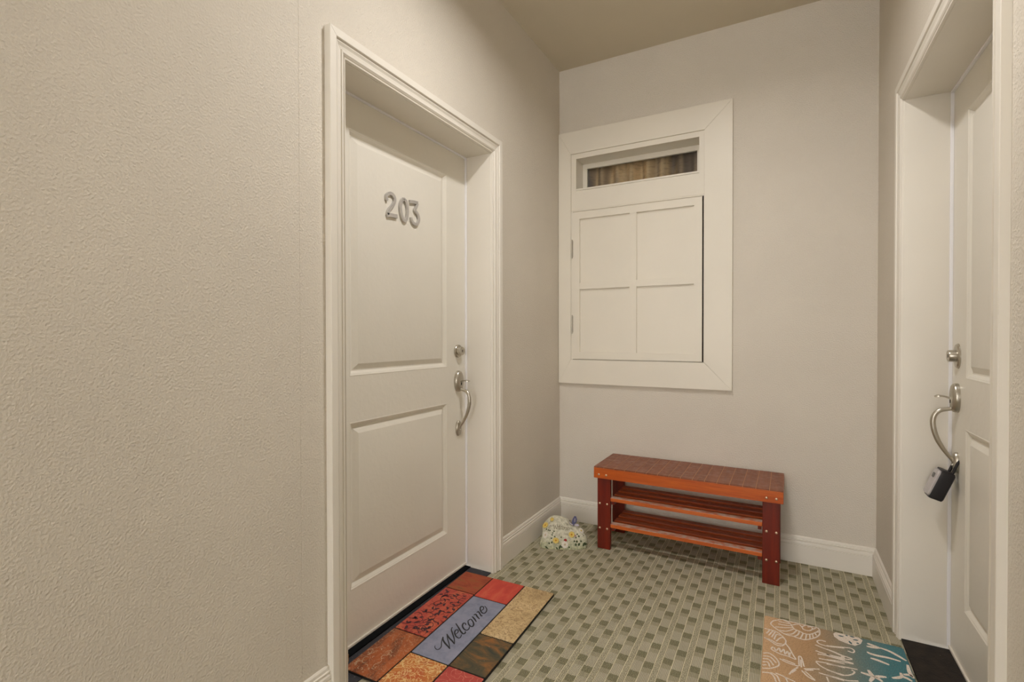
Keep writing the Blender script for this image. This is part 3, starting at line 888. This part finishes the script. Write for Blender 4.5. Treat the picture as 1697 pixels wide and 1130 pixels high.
for key, s0, s1, t0, t1 in (('rust', 0, 0.172, T2, T3), ('redscroll', 0.172, 0.527, T2, T3), ('orange', 0.527, ML, T2, T3),
                            ('red', 0, 0.181, T1, T2), ('blue', 0.181, 0.620, T1, T2), ('swirl', 0.620, ML, T1, T2),
                            ('beige', 0, 0.409, T0, T1), ('dark', 0.409, 0.620, T0, T1), ('pink', 0.620, ML, T0, T1)):
    e = 0.0030
    tiles[key] = MB().loft([[mp(s, t, z) for s, t in rrect(s0 + e + i, s1 - e - i, t0 + e + i, t1 - e - i, 0.004)] for i, z in ((0, 0.0085), (0, 0.0103), (0.0009, 0.0110))]).build('tile', mt[key], mat1)
m_ink = NT('engraved_dark_ink', 0.8, 0.2); m_ink.color(rgb(52, 52, 54)); m_ink = m_ink.m
b = MB()
thick = {1: 1, 3: 1, 6: 1, 5: .8, 7: .9, 8: .9, 9: 1, 10: 1, 11: .9, 12: .85, 0: .55, 2: .6, 4: .75}
for i, st in enumerate(WEL):
    Q = spline([Vector((x, y, 0.011)) for x, y in st], 6, closed=(i == 8))
    n = len(Q)
    w = [0.0068 * thick[i] * (0.55 + 0.45 * math.sin(math.pi * (k + 0.5) / n)) for k in range(n)]
    b.ribbon(Q, w, (0, 0, 1), -0.0002, 0.0004 + 0.00003 * i)
tag(b.build('lettering', m_ink, tiles['blue']), 'the word Welcome in dark script')
# curling leaf scrolls on the red tile
m_scr = NT('scroll_print', 0.8, 0.2); m_scr.color(rgb(74, 50, 56)); m_scr = m_scr.m
random.seed(11)
b = MB()


def inside(s, t, r=0.004):
    return 0.172 + r < s < 0.527 - r and T2 + r < t < T3 - r


def curl(s, t, ang, size, turn):
    pts = []
    x, y, a = s, t, ang
    for k in range(16):
        if not inside(x, y, 0.006):
            break
        pts.append(Vector(mp(x, y, 0.011)))
        st = size * 0.13 * (1 - k / 22)
        x += st * math.cos(a)
        y += st * math.sin(a)
        a += turn * (0.10 + 0.022 * k)
    if len(pts) > 4:
        n = len(pts)
        b.ribbon(pts, [0.0016 + 0.0014 * math.sin(math.pi * k / n) for k in range(n)], (0, 0, 1), -0.0002, 0.00035)
        return x, y
    return None


def leaf(s, t, ang, ln, wd):
    pts = []
    for k in range(10):
        u = k / 9
        bend = ang + 0.9 * (u - 0.3)
        pts.append(Vector(mp(s + ln * u * math.cos(bend), t + ln * u * math.sin(bend), 0.011)))
    b.ribbon(pts, [0.0008 + wd * math.sin(math.pi * (k + 0.4) / 10) ** 0.8 for k in range(10)], (0, 0, 1), -0.0002, 0.0003)


for i in range(9):
    for j in range(4):
        s = 0.172 + 0.022 + i * 0.0385 + random.uniform(-0.008, 0.008)
        t = T2 + 0.018 + j * 0.038 + random.uniform(-0.008, 0.008)
        a = random.uniform(0, 6.28)
        e = curl(s, t, a, random.uniform(0.04, 0.065), random.choice((-1, 1)))
        for _ in range(2):
            ls, lt = s + random.uniform(-0.012, 0.012), t + random.uniform(-0.012, 0.012)
            if inside(ls, lt, 0.022):
                leaf(ls, lt, random.uniform(0, 6.28), random.uniform(0.014, 0.024), random.uniform(0.006, 0.011))
tag(b.build('scroll_print', m_scr, tiles['redscroll']), 'dark curling leaf pattern')
# pale swirls on the orange brown tile
b = MB()
m_psw = NT('pale_swirl_print', 0.8, 0.2); m_psw.color(rgb(196, 170, 138)); m_psw = m_psw.m
random.seed(5)
for k in range(26):
    s, t = random.uniform(0.66, 0.775), random.uniform(T2 + 0.045, T3 - 0.018)
    a0, rr = random.uniform(0, 6.28), random.uniform(0.006, 0.016)
    pts = [Vector(mp(s + rr * (1 - 0.04 * q) * math.cos(a0 + q * 0.22), t + rr * (1 - 0.04 * q) * math.sin(a0 + q * 0.22), 0.011)) for q in range(14)]
    b.ribbon(pts, [0.0006 + 0.0014 * math.sin(math.pi * q / 13) for q in range(14)], (0, 0, 1), -0.0002, 0.0003)
tag(b.build('swirl_print', m_psw, tiles['orange']), 'pale curling pattern')

# ------------------------------------------------------------------ seashell mat by the other door
def shell_mat():
    n = NT('printed_coir', 0.95, 0.08)
    p = n.pos()
    sp = n.n('ShaderNodeSeparateXYZ')
    n.put(sp.inputs[0], p)
    u = n.math('ADD', sp.outputs[0], n.math('MULTIPLY', n.math('SUBTRACT', n.noise(p, 9, 3), 0.5), 0.08))
    u = n.math('ADD', u, n.math('MULTIPLY', sp.outputs[1], -0.10))
    f = n.step(u, 1.24, 1.72)
    c = n.ramp(f, [(0.0, rgb(212, 176, 138)), (0.36, rgb(184, 150, 114)), (0.54, rgb(154, 142, 122)), (0.70, rgb(112, 132, 130)), (0.86, rgb(76, 126, 134)), (1.0, rgb(70, 122, 132))])
    k = n.noise(p, 260, 3, 0.65)
    c = n.mix(n.math('MULTIPLY', n.step(k, 0.5, 0.68), 0.55), c, rgb(94, 78, 58))
    c = n.mix(n.math('MULTIPLY', n.step(k, 0.42, 0.28), 0.3), c, rgb(214, 190, 156))
    n.color(c)
    n.bump(k, 0.0015)
    return n.m


mat2 = empty('doormat', (1.4155, -1.03, 0))
tag(mat2, 'tan to teal doormat printed with white seashells and starfish, by the lock box door', 'doormat')
X0m, X1m, Y0m, Y1m = 1.186, 1.6415, -1.413, -0.652


def rr2(ins, r, k=5):
    out = []
    for cx, cy, a0 in ((X1m - ins - r, Y1m - ins - r, 0), (X0m + ins + r, Y1m - ins - r, 90), (X0m + ins + r, Y0m + ins + r, 180), (X1m - ins - r, Y0m + ins + r, 270)):
        for i in range(k + 1):
            a = R(a0 + 90 * i / k)
            out.append((cx + r * math.cos(a), cy + r * math.sin(a)))
    return out


MB().loft([[(x, y, z) for x, y in rr2(i, 0.008)] for i, z in ((0, 0.0002), (0, 0.003))]).build('mat_backing', m_rub, mat2)
pile = MB().loft([[(x, y, z) for x, y in rr2(i, 0.008)] for i, z in ((0.0008, 0.003), (0.0008, 0.0105), (0.003, 0.012))]).build('pile', shell_mat(), mat2)
n = NT('shell_print', 0.95, 0.05)
p = n.pos()
n.color(n.mix(n.step(n.noise(p, 420, 2), 0.45, 0.66), rgb(232, 222, 212), rgb(190, 176, 158)))
n.bump(n.noise(p, 400, 2), 0.001)
m_shell = n.m
b = MB()


def clampm(x, y):
    return Vector((min(max(x, X0m + 0.004), X1m - 0.004), min(y, Y1m - 0.004), 0.012))


for si, st in enumerate(SHL):
    Q = spline([clampm(x, y) for x, y in st], 5)
    Q2 = [Q[0]]
    for q in Q[1:]:
        if (q - Q2[-1]).length > 0.0006:
            Q2.append(q)
    if len(Q2) > 2:
        big = len(st) > 3 and (st[-1][0] - st[0][0]) > 0.12
        b.ribbon(Q2, 0.0050 if si < len(SHL) - 14 else [0.0035 + 0.0085 * math.sin(math.pi * (0.12 + 0.8 * k / len(Q2))) for k in range(len(Q2))], (0, 0, 1), -0.0003, 0.0004)
b.prism([clampm(x, y) for x, y in DOL], (0, 0, 1), -0.0003, 0.00035)
pr_ = b.build('shell_print', m_shell, pile)
tag(pr_, 'white line drawings of shells, starfish and script')
b = MB()
m_teal = NT('teal_print', 0.95, 0.05); m_teal.color(rgb(82, 106, 112)); m_teal = m_teal.m
for st in DOP:
    P = [clampm(x, y) for x, y in st]
    Q = [P[0].lerp(P[1], k / 5) for k in range(6)]
    b.ribbon(Q, [0.0015, 0.006, 0.008, 0.008, 0.006, 0.0015], (0, 0, 1), 0.0002, 0.0006)
b.build('sand_dollar_marks', m_teal, pile)

# ------------------------------------------------------------------ garden stone with flowers
SO = Vector((0.213, -0.462, 0.0))           # middle of the front foot
SC = Vector((0.39, -0.92, 0)).normalized()  # towards the viewer side of the alcove
SU = Vector((0.92, 0.39, 0)).normalized()
LEAN = R(43)
SV = (Vector((0, 0, 1)) * math.cos(LEAN) - SC * math.sin(LEAN)).normalized()   # up the face
SN = SU.cross(SV).normalized()
if SN.z < 0:
    SN = -SN
PXM = 1 / (12.56 * 303)
outl = [(180, 830), (190, 740), (225, 640), (240, 540), (240, 430), (330, 310), (440, 225), (600, 222), (700, 245), (790, 285), (830, 390), (885, 440), (1000, 450), (1100, 540), (1180, 650), (1185, 760), (1165, 860), (1050, 935), (820, 975), (600, 992), (350, 970), (230, 915)]
CX, CY = 665, 640


def to_uv(x, y):
    return ((x - CX) * PXM, (CY - y) * PXM / 0.945)


pol = [(math.atan2(v, u), math.hypot(u, v)) for u, v in (to_uv(*q) for q in outl)]
pol.sort()


def rad_at(a):
    for i in range(len(pol)):
        a0, r0 = pol[i]
        a1, r1 = pol[(i + 1) % len(pol)]
        if i == len(pol) - 1:
            a1 += 2 * math.pi
        aa = a if a >= pol[0][0] else a + 2 * math.pi
        if a0 <= aa <= a1:
            f = (aa - a0) / (a1 - a0 + 1e-9)
            f = f * f * (3 - 2 * f)
            return r0 + (r1 - r0) * f
    return pol[0][1]


SCEN = SO + SV * 0.098 - SN * 0.040     # centre of the outline
random.seed(2)
FR, BK = 0.036, 0.075


def bumpy(u, v, k):
    return 0.0016 * (math.sin(u * 130 + 1.3 * k) * math.cos(v * 117 + k) + 0.7 * math.sin(u * 250 + v * 190))


def face_pt(u, v, lift=0.0):
    r = math.hypot(u, v)
    q = min(0.999, r / max(1e-4, rad_at(math.atan2(v, u))))
    w = FR * (1 - q ** 2.6) ** 0.55
    return SCEN + SU * u + SV * v + SN * (w + bumpy(u, v, 0) + lift)


b = MB()
NA, NRg = 72, 18
vs, fs = [], []
ringsq = [0.04 + 0.96 * (k / NRg) ** 0.8 for k in range(NRg + 1)]
front = []
for q in ringsq:
    ring = []
    for j in range(NA):
        a = -math.pi + 2 * math.pi * (j + 0.5) / NA
        r = rad_at(a) * q
        u, v = r * math.cos(a), r * math.sin(a)
        w = FR * max(0, (1 - q ** 2.6)) ** 0.55
        ring.append(SCEN + SU * u + SV * v + SN * (w + bumpy(u, v, 0)))
    front.append(ring)
back = []
for q in reversed(ringsq[:-1]):
    ring = []
    for j in range(NA):
        a = -math.pi + 2 * math.pi * (j + 0.5) / NA
        r = rad_at(a) * q
        u, v = r * math.cos(a), r * math.sin(a)
        w = -BK * max(0, (1 - q ** 3)) ** 0.5
        ring.append(SCEN + SU * u + SV * v + SN * w)
    back.append(ring)
rings = front + back
rings = [[Vector((p.x, p.y, max(p.z, 0.0))) for p in r] for r in rings]
b.loft(rings)
n = NT('painted_resin_stone', 0.85, 0.2)
p = n.pos()
c = n.ramp(n.noise(p, 60, 5, 0.65), [(0.3, rgb(154, 152, 134)), (0.5, rgb(200, 197, 178)), (0.68, rgb(218, 215, 198))])
sp = n.n('ShaderNodeSeparateXYZ')
n.put(sp.inputs[0], p)
gz = n.step(n.math('ADD', sp.outputs[2], n.math('MULTIPLY', n.noise(p, 40, 3), 0.07)), 0.095, 0.035)
c = n.mix(n.math('MULTIPLY', gz, 0.7), c, n.mix(n.step(n.noise(p, 90, 3), 0.42, 0.6), rgb(178, 180, 136), rgb(108, 120, 82)))
n.color(c)
n.bump(n.noise(p, 220, 4), 0.0022)
stone = rebase(b.build('garden_stone', n.m, smooth=70), SO)
tag(stone, 'small grey green welcome stone with moulded daisies and a butterfly, in the corner', 'garden ornament')


def solid(name, c, rough=0.7):
    n = NT(name, rough, 0.25)
    n.color(n.mix(n.noise(n.pos(), 180, 3), tuple(x * 0.7 for x in c[:3]) + (1,), c))
    return n.m


m_yel, m_org, m_whi = solid('petal_yellow', rgb(226, 200, 112)), solid('petal_orange', rgb(208, 148, 52)), solid('petal_white', rgb(232, 226, 214))
m_cen = solid('petal_core', rgb(206, 190, 160))
m_lf, m_ladyb, m_pur, m_purl = solid('leaf_green', rgb(74, 86, 58)), solid('ladybird_red', rgb(168, 58, 54)), solid('butterfly_purple', rgb(104, 104, 142)), solid('butterfly_pale', rgb(206, 200, 214))


def flower(x, y, r, mp_, mc, np_=11):
    u, v = to_uv(x, y)
    c = face_pt(u, v, 0.002)
    e = 0.003
    tu = (face_pt(u + e, v) - face_pt(u - e, v)).normalized()
    tv = (face_pt(u, v + e) - face_pt(u, v - e))
    tv = (tv - tu * tv.dot(tu)).normalized()
    nn = tu.cross(tv).normalized()
    if nn.dot(SN) < 0:
        nn = -nn
    b = MB()
    for k in range(np_):
        a = 2 * math.pi * k / np_
        d = tu * math.cos(a) + tv * math.sin(a)
        s = nn.cross(d)
        hw = r * 0.24
        ring = [(0.15, 0.3), (0.5, 0.95), (0.8, 1.0), (1.0, 0.35)]
        rr = []
        for f, w in ring:
            base = c + d * r * f + nn * (0.0015 + 0.002 * math.sin(f * 2.4))
            rr.append([base - s * hw * w, base + nn * 0.0016, base + s * hw * w, base - nn * 0.003])
        b.loft(rr)
    o = b.build('flower', mp_, stone, smooth=50)
    h = MB()
    dome(h, c + nn * 0.002, nn, r * 0.34, 0.0036, 12)
    h.build('flower_centre', mc, o, smooth=60)


for x, y, r, a, c in ((305, 465, 0.0185, m_yel, m_org), (445, 350, 0.0115, m_yel, m_yel), (312, 668, 0.019, m_whi, m_cen), (525, 785, 0.018, m_yel, m_org), (855, 655, 0.0175, m_yel, m_org), (712, 850, 0.019, m_whi, m_cen), (1050, 545, 0.0175, m_whi, m_yel), (410, 490, 0.006, m_whi, m_whi)):
    flower(x, y, r, a, c)
b = MB()


def stone_leaf(mb, x, y, ang, ln, wd):
    u, v = to_uv(x, y)
    rr = []
    for k in range(6):
        f = k / 5
        uu, vv = u + ln * f * math.cos(ang), v + ln * f * math.sin(ang)
        s = Vector((-math.sin(ang), math.cos(ang)))
        w = wd * math.sin(math.pi * (0.06 + 0.88 * f))
        P1 = face_pt(uu - s.x * w, vv - s.y * w, 0.0006)
        P2 = face_pt(uu, vv, 0.0028)
        P3 = face_pt(uu + s.x * w, vv + s.y * w, 0.0006)
        P4 = face_pt(uu, vv, -0.002)
        rr.append([P1, P2, P3, P4])
    mb.loft(rr)


for x, y, a, l, w in ((350, 570, 0.4, .009, .004), (395, 590, 1.2, .008, .004), (430, 660, -0.4, .010, .004), (470, 600, 0.2, .009, .004), (490, 690, -0.9, .009, .004), (415, 740, 0.2, .010, .004), (450, 640, 0.9, .008, .0035),
                      (385, 850, 1.5, .011, .004), (430, 830, 1.1, .011, .004), (300, 880, -0.6, .02, .004), (340, 900, -0.9, .018, .004), (620, 850, -1.9, .025, .0035), (590, 930, 1.0, .022, .004), (560, 940, 2.0, .015, .004),
                      (780, 890, 0.1, .010, .005), (665, 895, 3.0, .009, .004), (930, 860, 1.3, .014, .006), (985, 850, 1.0, .016, .006), (960, 800, 1.6, .012, .006), (920, 790, 2.2, .010, .005), (1010, 690, 1.9, .011, .005), (970, 650, 1.6, .009, .004), (940, 720, 1.4, .008, .004), (1045, 780, 1.5, .010, .005), (1080, 850, 1.0, .028, .006), (1120, 820, 0.8, .018, .005), (620, 715, 0.1, .008, .0035), (1100, 650, 1.2, .006, .003), (310, 550, 0.4, .009, .004)):
    stone_leaf(b, x, y, a, l, w)
tag(b.build('leaves', m_lf, stone, smooth=50), 'dark green painted leaves', kind='stuff')
# ladybird and bud
for x, y, r, mm, nm in ((722, 768, 0.0085, m_ladyb, 'ladybird'), (930, 672, 0.0055, solid('bud_pink', rgb(196, 150, 140)), 'flower_bud')):
    u, v = to_uv(x, y)
    h = MB()
    dome(h, face_pt(u, v, 0.001), SN, r, r * 0.8, 14)
    h.build(nm, mm, stone, smooth=60)
# engraved word on the stone
TW = {'W': [[(0, 1), (.22, 0), (.42, .8), (.62, 0), (.9, 1.15)]], 'e': [[(0, .3), (.4, .42), (.32, .62), (.1, .55), (.02, .22), (.2, 0), (.45, .14)]], 'l': [[(0, .1), (.25, .9), (.18, 1.05), (.06, .5), (.1, .02), (.3, .12)]],
      'c': [[(.36, .5), (.18, .6), (.02, .3), (.15, .02), (.4, .14)]], 'o': [[(.2, .6), (.02, .3), (.18, .02), (.38, .3), (.2, .6)]], 'm': [[(0, .55), (.08, .5), (.04, 0)], [(.06, .35), (.22, .58), (.3, .4), (.28, 0)], [(.3, .35), (.46, .58), (.54, .4), (.54, .05), (.64, .1)]]}
b = MB()
x = 470
for ch in 'Welcome':
    adv = 0
    for st in TW[ch]:
        Q = spline([Vector((a, c, 0)) for a, c in st], 4)
        P = []
        for q in Q:
            u, v = to_uv(x + q.x * 105, 552 + (x - 470) * 0.02 - q.y * 95)
            P.append(face_pt(u, v, 0.0))
        b.ribbon(P, 0.0019, SN, -0.001, 0.0007)
        adv = max(adv, max(a for a, c in st))
    x += adv * 105 - (2 if ch != 'W' else 22)
m_eng = solid('engraved_stone_line', rgb(120, 110, 84))
tag(b.build('lettering', m_eng, stone), 'engraved word Welcome')
# butterfly perched on the right shoulder
bc = face_pt(*to_uv(905, 425), 0.006)
b = MB()
b.tube([bc - SU * 0.002 - SV * 0.006, bc + SV * 0.004 + SN * 0.003, bc + SV * 0.012 + SN * 0.004], [0.0018, 0.0026, 0.0014], 8)
bf = b.build('butterfly', m_pur, stone, smooth=60)


def wing(pts, mm):
    P = [bc + SU * (a * PXM) + Vector((0, 0, 1)) * (c * PXM) + SN * 0.004 for a, c in pts]
    nn = (SN + SC * 0.4).normalized()
    MB().prism(P, nn, -0.0008, 0.0012).build('wing', mm, bf)


wing([(-25, 10), (-45, 60), (-25, 130), (15, 195), (50, 185), (70, 120), (55, 60), (15, 15)], m_pur)
wing([(8, 60), (5, 110), (18, 150), (40, 130), (42, 85), (25, 55)], m_purl)
wing([(-10, 5), (-70, 40), (-95, 75), (-85, 30), (-40, -5)], m_purl)
wing([(10, 5), (50, 30), (100, 20), (115, -10), (80, -25), (30, -20)], m_purl)

# ------------------------------------------------------------------ key lock box hanging on the right door's handle
m_blk = NT('black_plastic', 0.42, 0.45); m_blk.color(rgb(24, 22, 26)); m_blk = m_blk.m
m_sil = NT('silver_cover', 0.38, 0.5, 0.25)
m_sil.color(m_sil.mix(m_sil.noise(m_sil.pos(), 90, 2), rgb(176, 172, 174), rgb(200, 196, 198))); m_sil = m_sil.m
m_win2 = NT('dark_shutter_window', 0.3, 0.5); m_win2.color(rgb(66, 64, 62)); m_win2 = m_win2.m
TL = R(21)
LC = Vector((1.741, -0.6505, 0.6290))
LA = Vector((-math.cos(TL), 0, math.sin(TL)))       # out of the front face
LZ = Vector((math.sin(TL), 0, math.cos(TL)))        # up the body
LY = Vector((0, 1, 0))
lock = empty('key_lock_box', (LC.x, LC.y, 0.56))


def lp(a, y, z):
    return LC + LA * (a * 1.1) + LY * (y * 1.1) + LZ * (z * 1.1)


def rbox(hy, hz, r, k=4, dz=0.0):
    out = []
    for cy, cz, a0 in ((hy - r, hz - r, 0), (-hy + r, hz - r, 90), (-hy + r, -hz + r, 180), (hy - r, -hz + r, 270)):
        for i in range(k + 1):
            a = R(a0 + 90 * i / k)
            out.append((cy + r * math.cos(a), cz + r * math.sin(a) + dz))
    return out


sec = [(-0.021, 0.0260, 0.0455), (-0.018, 0.0290, 0.0485), (0.010, 0.0300, 0.0500), (0.016, 0.0290, 0.0490)]
body = MB().loft([[lp(a, y, z) for y, z in rbox(hy, hz, 0.008)] for a, hy, hz in sec]).build('body', m_blk, lock, smooth=35)
sec = [(0.014, 0.0270, 0.0440, 0.0), (0.020, 0.0270, 0.0440, 0.0), (0.0235, 0.0245, 0.0415, 0.0)]
cov = MB().loft([[lp(a, y, z) for y, z in rbox(hy, hz, 0.009)] for a, hy, hz, _ in sec]).build('cover', m_sil, lock, smooth=35)
tag(cov, 'silver sliding front cover')
MB().loft([[lp(a, y, z) for y, z in rbox(0.011, 0.008, 0.004, 4, 0.022)] for a in (0.022, 0.0245)]).build('window', m_win2, cov)
for nm, hz in (('shackle', 0),):
    pth = [lp(-0.012, -0.017, 0.044), lp(-0.012, -0.017, 0.075), lp(-0.012, -0.0155, 0.090), lp(-0.0125, -0.009, 0.100), lp(-0.013, 0, 0.1035), lp(-0.0125, 0.009, 0.100), lp(-0.012, 0.0155, 0.090), lp(-0.012, 0.017, 0.075), lp(-0.012, 0.017, 0.044)]
    MB().tube(spline(pth, 4), 0.0048, 10, 1.0, Vector((1, 0, 0))).build('shackle', m_blk, lock, smooth=60)
tag(lock, 'black key lock box with a silver front hanging from the door handle', 'lock box')
